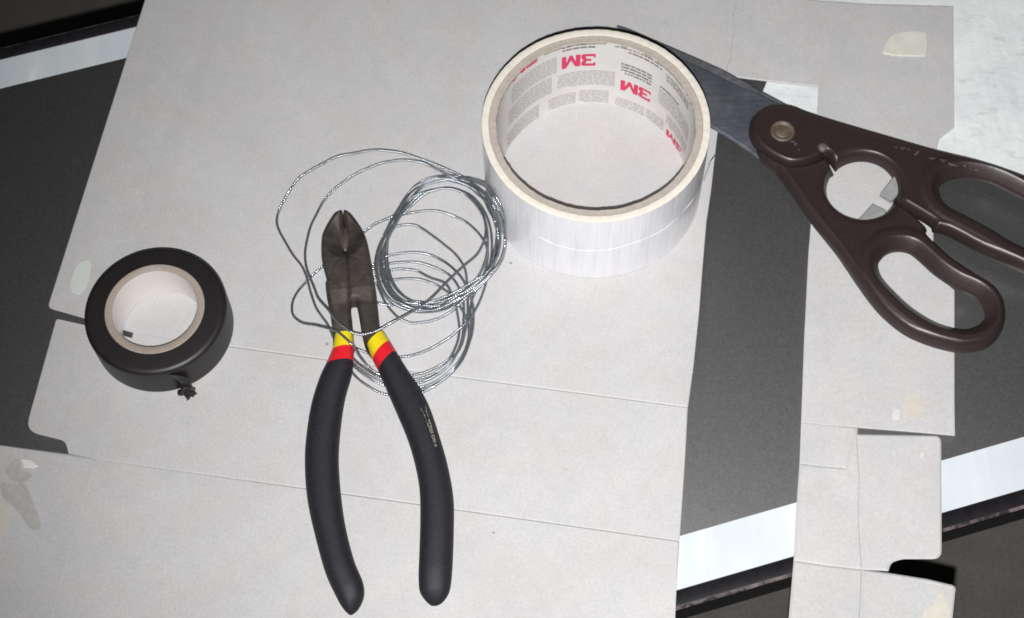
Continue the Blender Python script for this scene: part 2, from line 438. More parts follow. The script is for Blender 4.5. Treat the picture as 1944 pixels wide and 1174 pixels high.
# ------------------------------------------------------------------ the flattened carton
def CX(y): return 185+(872-y)*0.2873
carton = thing('cardboard_carton', U(760, 560, -4.6), 'large flattened grey cardboard carton with creases and cut flaps, under the tools', 'carton')
def panel(pts, z=0.0, rnd_=None, name='panel', mat=M_CARD, thick=0.8, bev=0.75, drop=0.42, label=None):
    P = UV(pts, z)
    P = np.column_stack([P, np.broadcast_to(np.asarray(bev, float), (len(P),)), np.broadcast_to(np.asarray(drop, float), (len(P),))])
    if rnd_: P = rounded(P, 0, rnd_)
    o = add(name, *plate(P[:, :3], thick, P[:, 3], P[:, 4]), mat, carton, smooth=False)
    if label: o['label'] = label
    return o
SUB = dict(bev=.45, drop=.13)
panel([(CX(-60), -60), (1425, -14), (1415, 60), (1410, 110), (1407, 140), (1380, 215), (1363, 248), (1361, 262), (1357, 298), (1350, 361), (1341, 422), (1334, 505), (1327, 595), (1316, 700), (1306, 773),
       (1000, 733), (700, 693), (440, 658), (CX(635), 632)],
      bev=[.5, .5]+[.25]*12+[.55]*5, drop=[.05, .05]+[.12]*12+[.2]*3+[.25, .08])
panel([(CX(635), 632), (440, 658), (700, 693), (1000, 733), (1306, 773), (1300, 880), (1290, 1027), (860, 966), (580, 927), (CX(872), 872)],
      bev=[.5]+[.5]*3+[.5]+[.3]*2+[.55]*2+[.5], drop=[.08]+[.5]*3+[.4]+[.15]*2+[.22]*2+[.08])
panel([(CX(872), 872), (580, 927), (860, 966), (1290, 1027), (1284, 1123), (1279, 1240), (CX(1240), 1240)],
      bev=[.5]+[.55]*3+[.3]*2+[.5], drop=[.08]+[.55]*3+[.12]*2+[.05])
panel([(294, -60, -1.2), (90, 584, -1.6), (160, 604, -1.3), (CX(635)+1, 632, 0), (CX(-60), -60, 0)], rnd_={1: 2.2}, name='side_flap', bev=[.3, .3, .3, .5, .5], drop=[.2, .2, .2, .07, .05])
panel([(107, 605, -1.4), (160, 617, -1.2), (CX(635)+1, 643, 0), (CX(872), 872, 0), (130, 861, -.6), (124, 837, -.8), (48, 818, -1.8)], rnd_={0: 1.2, 5: 3.5, 6: 5.5}, name='side_flap', bev=.35, drop=.11)
panel([(-90, 834, -2.6), (0, 845, -2.0), (130, 862, -.8), (CX(872), 872, 0), (CX(1240), 1240, 0), (-110, 1240, -2.5)], name='side_flap', bev=[.4]*3+[.5]*2+[.4], drop=[.3]*3+[.1, .05, .1])
# upper right: a panel overlapping the main one along a torn seam, then the narrow column down the right
panel([(1400, -14, .35), (1560, 2, .1), (1648, 8, 0), (1646, 165, 0), (1642, 500, -.3), (1642, 700, -.6), (1629, 812, -.8), (1575, 808, -.8), (1521, 802, -.8), (1527, 640, -.6), (1535, 480, -.4), (1550, 300, -.1), (1552, 215, 0), (1554, 165, .1), (1420, 149, .3), (1378, 143, .35), (1380, 128, .35), (1386, 108, .35), (1389, 80, .35), (1393, 62, .35), (1391, 30, .35)], bev=.42, drop=[.1]*2+[.08]*7+[.25]*5+[.34]*7)
panel([(1648, 8, 0), (1810, 12, -1.2), (1812, 241, -1.4), (1783, 263, -1.2), (1776, 300, -1.1), (1772, 440, -1.1), (1772, 517, -1.1), (1812, 551, -1.5), (1812, 760, -1.8), (1813, 827, -1.9), (1730, 820, -1.4), (1629, 812, -.8), (1642, 700, -.6), (1642, 500, -.3), (1646, 165, 0)], name='side_flap', rnd_={3: 2, 6: 1.5}, **SUB)
panel([(1629, 813, -.8), (1628, 824, -.8), (1633, 900, -.9), (1632, 1000, -1), (1638, 1081, -1.2), (1575, 1074, -1.2), (1507, 1064, -1.2), (1513, 950, -1), (1518, 880, -.9), (1560, 885, -.9), (1607, 889, -.9), (1616, 850, -.85), (1622, 812.5, -.8)])
panel([(1521, 802, -.72), (1575, 808, -.72), (1622, 812.5, -.72), (1616, 850, -.77), (1607, 889, -.82), (1560, 885, -.82), (1518, 880, -.82)], name='tuck_tab', **SUB)
panel([(1628, 824, -.8), (1787, 827, -1.8), (1788, 950, -2), (1788, 1061, -2.1), (1712, 1061, -1.7), (1692, 1068, -1.5), (1687, 1084, -1.4), (1638, 1081, -1.2), (1632, 1000, -1), (1633, 900, -.9)], rnd_={1: 2.6, 3: 3.4, 4: 3.0, 5: 2}, name='side_flap')
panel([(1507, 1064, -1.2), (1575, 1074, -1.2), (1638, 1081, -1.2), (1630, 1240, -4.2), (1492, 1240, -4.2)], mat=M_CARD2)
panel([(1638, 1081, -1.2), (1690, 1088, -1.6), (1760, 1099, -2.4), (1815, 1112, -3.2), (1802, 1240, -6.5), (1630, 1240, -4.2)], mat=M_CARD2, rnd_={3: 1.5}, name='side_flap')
from mathutils.bvhtree import BVHTree
def tree_of(*obs):
    V, F = [], []
    for o in obs:
        b0 = Vector(base_of(o)*S); k = len(V)
        V += [v.co+b0 for v in o.data.vertices]; F += [tuple(i+k for i in p.vertices) for p in o.data.polygons]
    return BVHTree.FromPolygons(V, F)
CARD_TREE = tree_of(*[o for o in carton.children])
def blot(name, pts, h, mat, z=0.0, curve=True, label=None):
    P = UV(pts, z)
    if curve: P = cr(P, 4, True)
    J = P.copy()
    for i in range(len(J)):
        J[i, :2] += [rnd.uniform(-.25, .25), rnd.uniform(-.25, .25)]
        hit = CARD_TREE.ray_cast(Vector((J[i][0]*S, J[i][1]*S, 0.02)), Vector((0, 0, -1)))
        J[i, 2] = (hit[0].z/S if hit[0] is not None else z)+h+.06
    o = add(name, *plate(J, h+0.05, min(0.3, h), h*.8), mat, carton, smooth=False)
    if label: o['label'] = label
    return o
blot('glue_patch', [(1675, 101), (1681, 84), (1694, 67), (1722, 61), (1757, 62), (1761, 76), (1758, 104), (1737, 108), (1692, 107)], 0.45, M_GLUE, -.75, label='cream dried glue patch near the top right corner')
blot('glue_patch', [(1696, 98), (1699, 97), (1700, 100), (1697, 101)], 0.5, M_STAIN, -.75)
blot('label_spot', [(160, 495), (170, 497), (172, 512), (166, 540), (152, 558), (139, 556), (133, 543), (138, 520), (148, 502)], 0.12, M_OVAL, -1.2, label='pale oval spot beside the black tape')
blot('smear', [(10, 893), (33, 872), (42, 893), (60, 902), (55, 912), (38, 918), (22, 912)], 0.07, M_STAIN, -1.5)
blot('smear', [(2, 915), (22, 920), (46, 921), (60, 944), (79, 1000), (70, 1008), (55, 1002), (28, 965), (4, 940)], 0.08, M_STAIN, -1.5, label='grey glue smear near the left edge')
blot('paper_flake', [(38, 872), (60, 875), (74, 885), (62, 891), (46, 888)], 0.25, M_FLAKE, -1.4, False)
blot('stain', [(-40, 940), (12, 955), (18, 985), (12, 1010), (-10, 1030), (-45, 1035)], 0.07, M_BEIGE, -1.7)
blot('stain', [(1720, 750), (1740, 748), (1752, 765), (1748, 790), (1726, 793), (1715, 775)], 0.06, M_BEIGE, -1.25, label='small beige stain on the right column')
blot('paper_flake', [(1700, 776), (1709, 782), (1707, 797), (1695, 795), (1693, 785)], 0.1, M_FLECK, -1.2)
blot('paper_flake', [(1748, 858), (1754, 862), (1752, 870), (1747, 868)], 0.1, M_FLECK, -1.65)
blot('stain', [(1814, 1118), (1786, 1124), (1770, 1146), (1752, 1164), (1748, 1190), (1795, 1200), (1804, 1165)], 0.07, M_BEIGE, -4.3, False, label='beige torn corner at the lower right')

# ------------------------------------------------------------------ wide roll of white filament tape
RX, RY, RH, RO, RB, RI = 36.424, 354.757, 46.1, 45.5, 42.5, 39.6
roll = thing('filament_tape_roll', (RX, RY, 0), 'wide roll of glossy white strapping tape standing on the cardboard', 'tape roll')
def wob(a, r, z):
    if z > 40: z += 0.06*math.sin(9*a+1)+0.05*math.sin(23*a)+0.06*math.sin(67*a+r)
    return r+0.05*math.sin(7*a)+0.02*math.sin(31*a), z
add('tape_winding', *lathe([(RB, 0.1), (RO-.3, 0.1), (RO, 0.4), (RO, RH-.5)], RX, RY, 240, False, wob), M_TAPE, roll)
add('tape_edge', *lathe([(RO, RH-.5), (RO-.1, RH-.12), (RO-.5, RH), (RO-1.4, RH+.12), (RB+.25, RH+.02), (RB, RH-.3)], RX, RY, 320, False, wob), M_TAPE_EDGE, roll)
def ragged(a, r, z):
    k = int(a/(2*math.pi)*240+.5); q = random.Random(k//2*7+3)
    if r < RI+.4: r += q.uniform(-.16, .14); z += q.uniform(-.15, .12)
    return wob(a, r, z)
core = add('core', *lathe([(RB, RH-.3), (RB-.1, RH-.75), (RB-1.4, RH-.85), (RI+.25, RH-.7), (RI-.05, RH-1.0), (RI-.02, RH-2.2)], RX, RY, 240, False, ragged), M_CORE_TOP, roll)
liner = add('core_liner', *lathe([(RI, RH-1.0), (RI, 0.1), (RB, 0.1)], RX, RY, 240, False), M_PAPER, roll)
def cyl_print(name, quads, mat, r):         # polygons given as (arc mm, z mm) wrapped on the inner wall
    mb = MB()
    for q in quads:
        V = [(RX+r*math.cos(a), RY+r*math.sin(a), z) for a, z in q]
        mb.put(V, [tuple(range(len(q)))])
    return add(name, mb.v, mb.f, mat, liner, smooth=False)
RP = RI-0.06
def box_q(a0, a1, z0, z1, n=6):             # angle degrees
    out = []; A = np.radians(np.linspace(a0, a1, max(2, int(abs(a1-a0)/3)+2)))
    for i in range(len(A)-1): out.append([(A[i], z0), (A[i+1], z0), (A[i+1], z1), (A[i], z1)])
    return out
# red emblem: a heavy 3 and M, set upside down as seen from the open side
def emblem(a_c, z_c, wdeg, h, sl=0.0):
    quads = []
    def P(x, y):                            # x 0..1 reading direction, y 0..1 letter height
        a = a_c-wdeg/2+x*wdeg; z = z_c+h/2-y*h+sl*(x-.5)
        return (math.radians(a), z)
    def poly(pts): quads.append([P(*p) for p in pts])
    # 3 (x from 0 to .42)
    poly([(0.00, 1.0), (0.06, .80), (0.30, .80), (0.36, 1.0)]); poly([(0.36, 1.0), (.30, .80), (.27, .70), (.42, .72), (.42, .92)])
    poly([(.42, .72), (.27, .70), (.27, .60), (.36, .51)]); poly([(.12, .60), (.12, .42), (.36, .51), (.27, .60)])
    poly([(.36, .51), (.12, .42), (.27, .40), (.42, .30)]); poly([(.42, .30), (.27, .40), (.27, .28), (.42, .10)])
    poly([(.42, .10), (.27, .28), (.30, .20), (.36, 0.0)]); poly([(0.00, 0.0), (.36, 0.0), (.30, .20), (0.06, .20)])
    poly([(0.0, 1.0), (0.0, .70), (.05, .70), (.06, .80)]); poly([(0, 0), (.06, .2), (.05, .30), (0, .30)])
    # M (x from .45 to 1)
    poly([(.44, 0), (.58, 0), (.58, 1), (.44, 1)]); poly([(.86, 0), (1.0, 0), (1.0, 1), (.86, 1)])
    poly([(.58, 1), (.58, .55), (.68, 0), (.72, 0), (.72, .42)]); poly([(.86, 1), (.72, .42), (.72, 0), (.76, 0), (.86, .55)])
    return quads
for args in ((96.5, 33.2, 20.8, 8.4, 0.6), (59.8, 17.3, 20.4, 7.4, 0), (25.0, 1.6, 18.5, 7.0, -1.0), (134, 46.2, 21, 7.0, 0)):
    Q_ = emblem(*args)
    for part_ in (Q_[:10], Q_[10:]):
        Q2 = [[(a, min(max(z, 0.3), RH-1.15)) for a, z in q] for q in part_]
        Q2 = [q for q in Q2 if max(z for _, z in q)-min(z for _, z in q) > 0.15]
        if Q2: cyl_print('red_emblem', Q2, M_RED, RP)
def para(a0, a1, z0, z1, lines, dens=0.86, gap=0.5, seed=1):
    rr = random.Random(seed); out = []
    for k in range(lines):
        zc = z1-(z1-z0)*(k+.5)/lines; hh = (z1-z0)/lines*(0.5-gap*.5+.22)
        a = a0
        end = a1-(rr.uniform(0, .25)*(a1-a0) if k == lines-1 else rr.uniform(0, .03)*(a1-a0))
        while a < end:
            wd = rr.uniform(1.2, 4.6); b = min(a+wd, end)
            zz = zc+rr.uniform(-.04, .04)
            if 0.4 < zz < RH-1.4: out += [[(math.radians(a), zz-hh/2), (math.radians(b), zz-hh/2), (math.radians(b), zz+hh/2), (math.radians(a), zz+hh/2)]]
            a = b+rr.uniform(.35, .8)
    return out
fp = []
for i, (a0, a1, z0, z1, L) in enumerate([(110, 147, 28.0, 39.5, 11), (113.4, 151, 14.5, 26.5, 11), (122.6, 154, 0.8, 11, 9),
        (73.8, 110, 14.8, 25.6, 11), (77, 96, 1.6, 11, 9), (97.5, 116, 1.8, 10.4, 8), (37.3, 52, .4, 8, 7), (53, 72.7, .6, 7.6, 7), (10, 44, 17.5, 28.5, 9), (10, 36, 7.5, 15.5, 7)]):
    fp += para(a0, a1, z0, z1, L, seed=i)
p = cyl_print('fine_print', fp, M_GREY2, RP); p['kind'] = 'stuff'
hp = []
for i, (a0, a1, z0, z1, L) in enumerate([(86.5, 107.4, 41.0, 45.2, 2), (43, 69, 40.6, 42.6, 1), (44, 81, 42.9, 44.4, 1), (50, 70.5, 25.2, 33.6, 4), (26, 45.7, 28.6, 31.0, 1), (15, 40, 36.5, 41.5, 3)]):
    hp += para(a0, a1, z0, z1, L, gap=0.35, seed=40+i)
p = cyl_print('heading_print', hp, M_GREY, RP); p['kind'] = 'stuff'
# diagonal end of the tape on the outside
pts = [on_cyl(x, y, RX, RY, RO) for x, y in [(1338, 340), (1331, 355), (1318, 376), (1300, 398), (1262, 434), (1215, 457), (1170, 471), (1130, 476), (1090, 474), (1050, 463), (1022, 450)]]
path = cr([(RX+(RO+.05)*math.cos(a), RY+(RO+.05)*math.sin(a), z+.12*math.sin(40*a)) for a, z in pts], 8)
add('tape_end', *tube(path, 0.11, 6), M_FILM, roll)
# loose curl of film at the right side
P0 = UV([(1336, 344, 25), (1343, 324, 28.5), (1349, 310, 32), (1355, 302, 34), (1356, 299, 35)])
c_ = cr(P0, 6); V = []
for i, q in enumerate(c_):
    t = i/(len(c_)-1); V += [q+[0, 0, 1.2*(1-t*.6)], q-[0, 0, 1.2*(1-t*.6)], q+[.15, 0, -1.2*(1-t*.6)], q+[.15, 0, 1.2*(1-t*.6)]]
F = [(4*i+j, 4*i+(j+1) % 4, 4*i+4+(j+1) % 4, 4*i+4+j) for i in range(len(c_)-1) for j in range(4)]
add('loose_film', V, F, M_FILM, roll)

# ------------------------------------------------------------------ black electrical tape
BX, BY, BH, BO, BC, BI = -141.536, 294.521, 18.14, 28.35, 19.84, 16.7
btape = thing('electrical_tape_roll', (BX, BY, 0), 'small roll of black vinyl tape with a tan core and torn end', 'tape roll')
prof = [(BC, 0.1), (BO-.6, 0.1), (BO, .6), (BO, BH-2.6)]
for k in range(1, 7):
    a = math.pi/2*k/6; prof.append((BO-2.4+2.4*math.cos(a), BH-2.6+2.2*math.sin(a)))
prof += [(BC+3, BH-.2), (BC, BH)]
add('winding', *lathe(prof, BX, BY, 160, False), M_VINYL, btape)
bc = add('core', *lathe([(BC, BH), (BC-.3, BH+.25), (BI+.5, BH+.2), (BI+.1, BH-.1)], BX, BY, 128, False), M_CORE_TAN, btape)
add('core_wall', *lathe([(BI+.1, BH-.1), (BI, BH-.6), (BI, .15), (BC, .1)], BX, BY, 128, False), M_CORE_WHITE, btape)
# torn tail
rows = []
ctr = [(306, 714, 8), (322, 716, 9), (338, 722, 9), (347, 728, 7.8), (354, 734, 6.4), (358, 739, 4.8), (360, 745, 3.0), (361, 750, 1.6)]
C3 = cr(UV(ctr), 5); V = []; N_ = len(C3); r2 = random.Random(3)
for i, q in enumerate(C3):
    t = i/(N_-1)
    hw = (6.2*(1-t)**.4+.5)*(1 if t < .5 else r2.uniform(.75, 1.15))
    tw = -0.9+2.6*t
    d = np.array([.35*math.sin(tw*2), .5*math.sin(tw), math.cos(tw)]); d /= np.linalg.norm(d)
    if q[2]-abs(d[2])*hw < .2: d[2] *= .35
    nn = np.array([.28, -.3, .12])
    V += [q+d*hw, q+d*hw*.3+nn*1.1*r2.uniform(.3, 1), q-d*hw, q-d*hw*.3-nn*.3]
for v in V: v[2] = max(v[2], .25)
F = [(4*i+j, 4*i+(j+1) % 4, 4*i+4+(j+1) % 4, 4*i+4+j) for i in range(N_-1) for j in range(4)]
F += [(0, 1, 2, 3), tuple(4*(N_-1)+j for j in range(4))]
tb = MB(); tb.put(V, F)
lump = U(354, 741, 3.4); LV = []; r5 = random.Random(9)
for i in range(9):                          # the crumpled wad of tape at the end
    for j in range(14):
        t_, p_ = math.pi*i/8, 2*math.pi*j/14
        q_ = 1+(.42*math.sin(3*p_+2*t_)*math.sin(t_)+r5.uniform(-.16, .16)*(0 < i < 8))
        LV.append((lump[0]+3.1*q_*math.sin(t_)*math.cos(p_), lump[1]+2.7*q_*math.sin(t_)*math.sin(p_), max(.2, lump[2]+3.2*q_*math.cos(t_))))
tb.put(LV, [(i*14+j, i*14+(j+1) % 14, (i+1)*14+(j+1) % 14, (i+1)*14+j) for i in range(8) for j in range(14)])
add('torn_end', tb.v, tb.f, M_VINYL, btape, sharp=25)

# ------------------------------------------------------------------ diagonal cutters
pl = thing('cutting_pliers', U(660, 700, 0), 'diagonal cutting pliers with black grips banded yellow and red, lying open', 'pliers')
HZ = 11.0
def hw2(pts, z): return UV(pts, z)[:, :2]
lj = [(650.5, 412), (650, 402), (647, 398.5), (640, 401), (633, 406), (621, 423), (612, 443), (609.5, 463), (610.5, 492), (616, 517), (621, 530), (617.5, 537), (619.5, 560), (622, 575), (626.5, 598), (631, 632), (634, 660), (667, 660), (668, 632), (665.5, 601), (663, 577), (664, 569), (666, 566), (665, 530), (661, 486), (655, 474), (652.5, 440)]
rj = [(651.3, 412), (651.5, 402), (655, 398.5), (661, 402), (669, 408.5), (683, 427), (692.7, 447), (699, 468), (704, 497), (707.5, 519), (711.5, 542), (713, 560), (715, 575), (717.6, 601), (720, 624), (724, 650), (706, 668), (692, 652), (685.6, 629), (681, 601), (676.5, 577), (675, 569), (662, 568.5), (660.2, 566), (658.2, 530), (655.7, 480), (653.2, 440)]
JC = U(660, 514, HZ)[:2]; AC = U(651, 441, HZ)[:2]
ax = (U(651, 400, HZ)-U(657, 500, HZ))[:2]; ax /= np.hypot(*ax); ay = np.array([-ax[1], ax[0]])
def jaw_h(x, y, sd):
    z = HZ-1.7*np.clip(1-sd/2.0, 0, 1)**2
    d = np.column_stack([x, y])-AC
    u = d@ax; v = d@ay
    q = np.sqrt(((u+.5)/11.0)**2+(v/8.9)**2)
    z = z-4.6*np.clip((1.0-q)/0.74, 0, 1)
    r = np.hypot(x-JC[0], y-JC[1])
    z = z-0.13*np.exp(-((r-7.0)/.45)**2)-0.10*np.clip((7.0-r)/.5, 0, 1)
    back = np.clip((-(u)-26)/6, 0, 1)
    return z-1.2*back
for jn, pts in enumerate((lj, rj)):
    loop = cr(hw2(pts, HZ-1.2), 3, True)
    V, F = relief([loop], 0.42, (lambda x, y, sd: jaw_h(x, y, sd)-.12) if jn == 0 else jaw_h, 2.2+.1*jn)
    add('jaw', V, F, M_STEEL, pl, sharp=50)
# ground hollow between the cutting edges
ell = np.array([[AC[0]+ax[0]*(5.6*math.cos(t)-1)+ay[0]*1.9*math.sin(t), AC[1]+ax[1]*(5.6*math.cos(t)-1)+ay[1]*1.9*math.sin(t), HZ-3.75] for t in np.linspace(0, 2*math.pi, 28)[:-1]])
add('cutting_edge', *plate(ell, .9, .9, .55), M_GROUND, pl)
SV = ax*0+JC
def grip(sections, zc, hz, bands, mats, names):
    A = np.array([[*l, *r] for l, r in sections], float); D = cr(A, 6)
    zc_ = np.interp(np.linspace(0, len(A)-1, len(D)), range(len(A)), zc); hh = np.interp(np.linspace(0, len(A)-1, len(D)), range(len(A)), hz)
    rings = []; ns = 28
    for i, (lx, ly, rx_, ry) in enumerate(D):
        L = U(lx, ly, zc_[i]); R_ = U(rx_, ry, zc_[i]); c = (L+R_)/2; h = (R_-L)/2
        ring = []
        for k in range(ns):
            a = 2*math.pi*k/ns; ca, sa = math.cos(a), math.sin(a); e = 0.86
            ca = math.copysign(abs(ca)**e, ca); sa = math.copysign(abs(sa)**e, sa)
            ring.append(c+h*ca+np.array([0, 0, hh[i]*sa]))
        rings.append(ring)
    parts = []
    for (i0, i1), mt, nm in zip(bands, mats, names):
        a, b = i0*6, min(i1*6, len(rings)-1)
        V = [p_ for r in rings[a:b+1] for p_ in r]; m_ = b-a+1
        F = [(i*ns+k, i*ns+(k+1) % ns, (i+1)*ns+(k+1) % ns, (i+1)*ns+k) for i in range(m_-1) for k in range(ns)]
        F += [tuple(range(ns)), tuple((m_-1)*ns+k for k in range(ns))]
        parts.append((nm, V, F, mt))
    return parts, rings
def make_grip(sections, zc, hz):
    k = len(sections)-1
    parts, rings = grip(sections, zc, hz, [(2, k), (0, 1), (1, 2)], [M_GRIP, M_YEL, M_REDB], ['handle_grip', 'yellow_band', 'red_band'])
    g = None
    for nm, V, F, mt in parts:
        o = add(nm, V, F, mt, g if g else pl, sharp=60)
        if g is None: g = o
    return g, rings
left_s = [((636, 640), (670.5, 636.5)), ((630, 670), (671.5, 662.5)), ((618, 698), (671, 688.5)), ((606, 724), (667, 714)), ((591.5, 771), (655, 757)), ((582, 830), (646.8, 812)), ((579, 884), (643, 869)),
          ((584, 952), (646.6, 932.5)), ((599, 1021), (656, 1001)), ((618, 1089), (672, 1064.5)), ((638, 1133), (689, 1107)), ((650, 1154), (691, 1132)), ((661, 1166), (682, 1154)), ((666, 1168), (671, 1166))]
make_grip(left_s, [7.2, 7.3, 7.5, 7.5, 7.5, 7.5, 7.5, 7.5, 7.5, 7.5, 7.3, 7, 6.6, 6.4], [4.6, 5.2, 5.7, 6, 6.1, 6.2, 6.2, 6.2, 6.1, 6, 5.4, 4.2, 2.2, .5])
right_s = [((697, 659), (729, 632)), ((708, 685), (741, 651)), ((719, 706), (753, 671)), ((735.6, 745), (772, 702)), ((755, 790), (798, 741)), ((774.7, 838), (818, 781)), ((789, 888), (835, 832)), ((796.7, 935), (850, 885)),
           ((797.7, 991), (861, 948)), ((796, 1050), (861.5, 1012)), ((794.5, 1095), (859, 1079)), ((797, 1124), (854, 1121)), ((808, 1141), (841, 1143)), ((818, 1150), (829, 1150.5))]
g2, rings2 = make_grip(right_s, [7.2, 7.3, 7.5, 7.5, 7.5, 7.5, 7.5, 7.5, 7.5, 7.5, 7.4, 7.1, 6.7, 6.4], [4.6, 5.2, 5.7, 6, 6.1, 6.2, 6.2, 6.2, 6.2, 6, 5.6, 4.4, 2.2, .5])
# worn pale lettering along the outer shoulder of the right grip (too rubbed to read)

def decal(name, quads, tree, mat, parent, lift=0.06):
    """flat print: each corner is dropped onto the surface it is printed on."""
    mb = MB()
    for q in quads:
        V = []
        for x, y in q:
            h = tree.ray_cast(Vector(CAMP*S), Vector(ray(x, y)).normalized())
            if h[0] is None: V = None; break
            V.append(np.array(h[0]+h[1]*lift*S*(1 if h[1].dot(Vector(ray(x, y))) < 0 else -1))/S)
        if V: mb.put(V, [tuple(range(len(q)))])
    return add(name, mb.v, mb.f, mat, parent, smooth=False)
# pale rubbed print along the outer shoulder of the right grip
rr = random.Random(11); Q = []
A_, B_ = np.array([805.0, 778.0]), np.array([834.5, 858.0]); dd = (B_-A_)/np.hypot(*(B_-A_)); nn = np.array([dd[1], -dd[0]])
def letter(t, kind, w, h):
    c = A_+dd*t-np.array([0.0, 0])+nn*(0 - t*t*0.0006)
    def b(x0, x1, y0, y1): x1 = x0+(x1-x0)*1.35; Q.append([tuple(c+dd*x+nn*y) for x, y in ((x0, y0), (x1, y0), (x1, y1), (x0, y1))])
    if kind == 'S': b(0, w, -h, h*.9)
    elif kind == 'I': b(0, w*.4, -h, h)
    elif kind == 'U': b(0, w*.3, -h, h); b(w*.7, w, -h, h); b(w*.3, w*.7, -h, -h*.5)
    elif kind == 'N': b(0, w*.3, -h, h); b(w*.7, w, -h, h); b(w*.3, w*.7, h*.4, h)
    elif kind == 'E': b(0, w*.3, -h, h); b(w*.3, w, h*.5, h); b(w*.3, w, -h, -h*.5)
t = 0
letter(-5, 'S', 5.0, 5.2); t = 2.0
for k_, w_, h_ in (('N', 4.6, 3.9), ('U', 4.6, 3.7), ('I', 4, 3.8), ('N', 4.6, 3.6), ('E', 4.6, 3.5), ('N', 4.6, 3.3), ('U', 4.4, 3.1), ('I', 4, 3), ('E', 4.4, 2.8), ('N', 4.4, 2.5), ('I', 4, 2.3), ('U', 4.2, 2.0)):
    letter(t, k_, w_, h_); t += w_+1.7
decal('worn_print', Q, tree_of(g2), M_MARK, g2)

# ------------------------------------------------------------------ scissors
sc_ = thing('scissors', U(1560, 330, 0), 'kitchen scissors with brown plastic handles, blade passing behind the white tape roll', 'scissors')
HS = 9.6
def loop_of(pts, z, n=4): return cr(UV(pts, z)[:, :2], n, True)
ang_ = np.linspace(0, 2*math.pi, 40)[:-1]
hole_px = [(1636+66*math.cos(t), 360+57*math.sin(t)) for t in ang_]
def arc(t0, t1, n=14, kx=66, ky=57): return [(1636+kx*math.cos(math.radians(t)), 360+ky*math.sin(math.radians(t))) for t in np.linspace(t0, t1, n)]
# half carrying the rivet disc, the long upper arm and the right-hand loop
A_out = [(1421.5, 250), (1427, 226), (1446, 209), (1472, 201), (1504, 205), (1536, 217.5), (1603, 238), (1690, 263.5), (1777, 288.5), (1863, 310), (1944, 338), (1990, 362), (2032, 402), (2046, 450), (2034, 498), (2002, 524), (1960, 520),
         (1921, 504), (1863, 478), (1805, 447), (1785, 440), (1771, 437), (1768, 428), (1735, 407), (1706, 389)] + arc(14, -138, 22) + [(1580, 313), (1567, 297), (1557, 305), (1530, 316), (1501, 319), (1472, 309), (1443, 290), (1427, 271)]
A_hole = [(1782, 372), (1783, 358), (1790, 348), (1806, 341), (1834.5, 338), (1878, 346), (1921, 366), (1962, 390), (1992, 420), (2004, 452), (1994, 478), (1972, 486), (1944, 476), (1910, 459), (1878, 439), (1834.5, 416), (1795, 394)]
# half with the lower-left loop
B_out = [(1436, 288), (1443, 290), (1472, 309.5), (1501, 319.5), (1530, 316.5), (1557, 306), (1568, 300), (1575, 316), (1578, 321), (1584, 329)] + arc(-152, -344, 26) + [(1703, 390), (1720, 402), (1757, 436), (1756, 442), (1759, 450), (1772, 464), (1804, 493), (1847.5, 522), (1885, 546), (1903, 571), (1908, 606), (1897, 638), (1871, 660), (1833, 667), (1804, 664), (1761, 652), (1717, 632), (1674, 597), (1639, 554), (1595.6, 490), (1574, 462), (1539, 418), (1501, 364), (1477, 331), (1462, 318), (1442, 300)]
B_hole = [(1666.5, 510), (1670, 496), (1684, 482), (1703, 476.5), (1726, 480), (1746, 495), (1775, 521), (1810, 544), (1847, 561), (1866, 580), (1870, 603), (1857, 620), (1833, 628.5), (1810, 625.6), (1775, 614.6), (1732, 588.5), (1697, 556.7), (1674, 530.6)]
HC = U(1636, 360, 5)[:2]
def dist_to(x, y, loop):
    return np.abs(sdf(np.column_stack([x, y]), [loop])[0])
Ah, Bh = loop_of(A_hole, 3.6), loop_of(B_hole, 3.6)
DC = U(1480, 251, HS)[:2]
def handle_h(hole, disc):
    def f(x, y, sd):
        dh = dist_to(x, y, hole)
        ch = np.hypot(x-HC[0], (y-HC[1])*1.0)
        so = np.where(dh-sd < 0.02, 99, sd)           # distance to edges other than the finger hole
        z = HS-4.2*np.clip(1-so/3.0, 0, 1)**2
        z = np.minimum(z, HS-4.6*np.clip(1-dh/4.4, 0, 1)**1.2+.1)
        far = np.clip((dh-6.4)/3.0, 0, 1)              # the flat web lies lower than the ridge round the loop
        z = z-0.75*far*far*(3-2*far)*np.clip(so/2.0-.6, 0, 1)
        rim = np.clip(1-(ch-14.0)/4.4, 0, 1); z = z-2.2*rim**1.4
        z = np.where(so < 0.01, np.minimum(z, HS-4.2), z)
        if disc:
            r = np.hypot(x-DC[0], y-DC[1]); z = np.where(r < 9.5, np.minimum(z, HS-.5), z)
        return z
    return f
A_o = loop_of(A_out, 5.0, 3); B_o = loop_of(B_out, 4.4, 3)
V, F = relief([A_o, Ah], 0.44, handle_h(Ah, True), 3.0)
hA = add('handle', V, F, M_HANDLE, sc_, sharp=55)
V, F = relief([B_o, Bh], 0.44, handle_h(Bh, False), 2.4)
V = np.array(V); V[:, 2] = np.where(V[:, 2] > 2.5, V[:, 2]-.4, V[:, 2])
hB = add('handle', V, F, M_HANDLE, sc_, sharp=55)
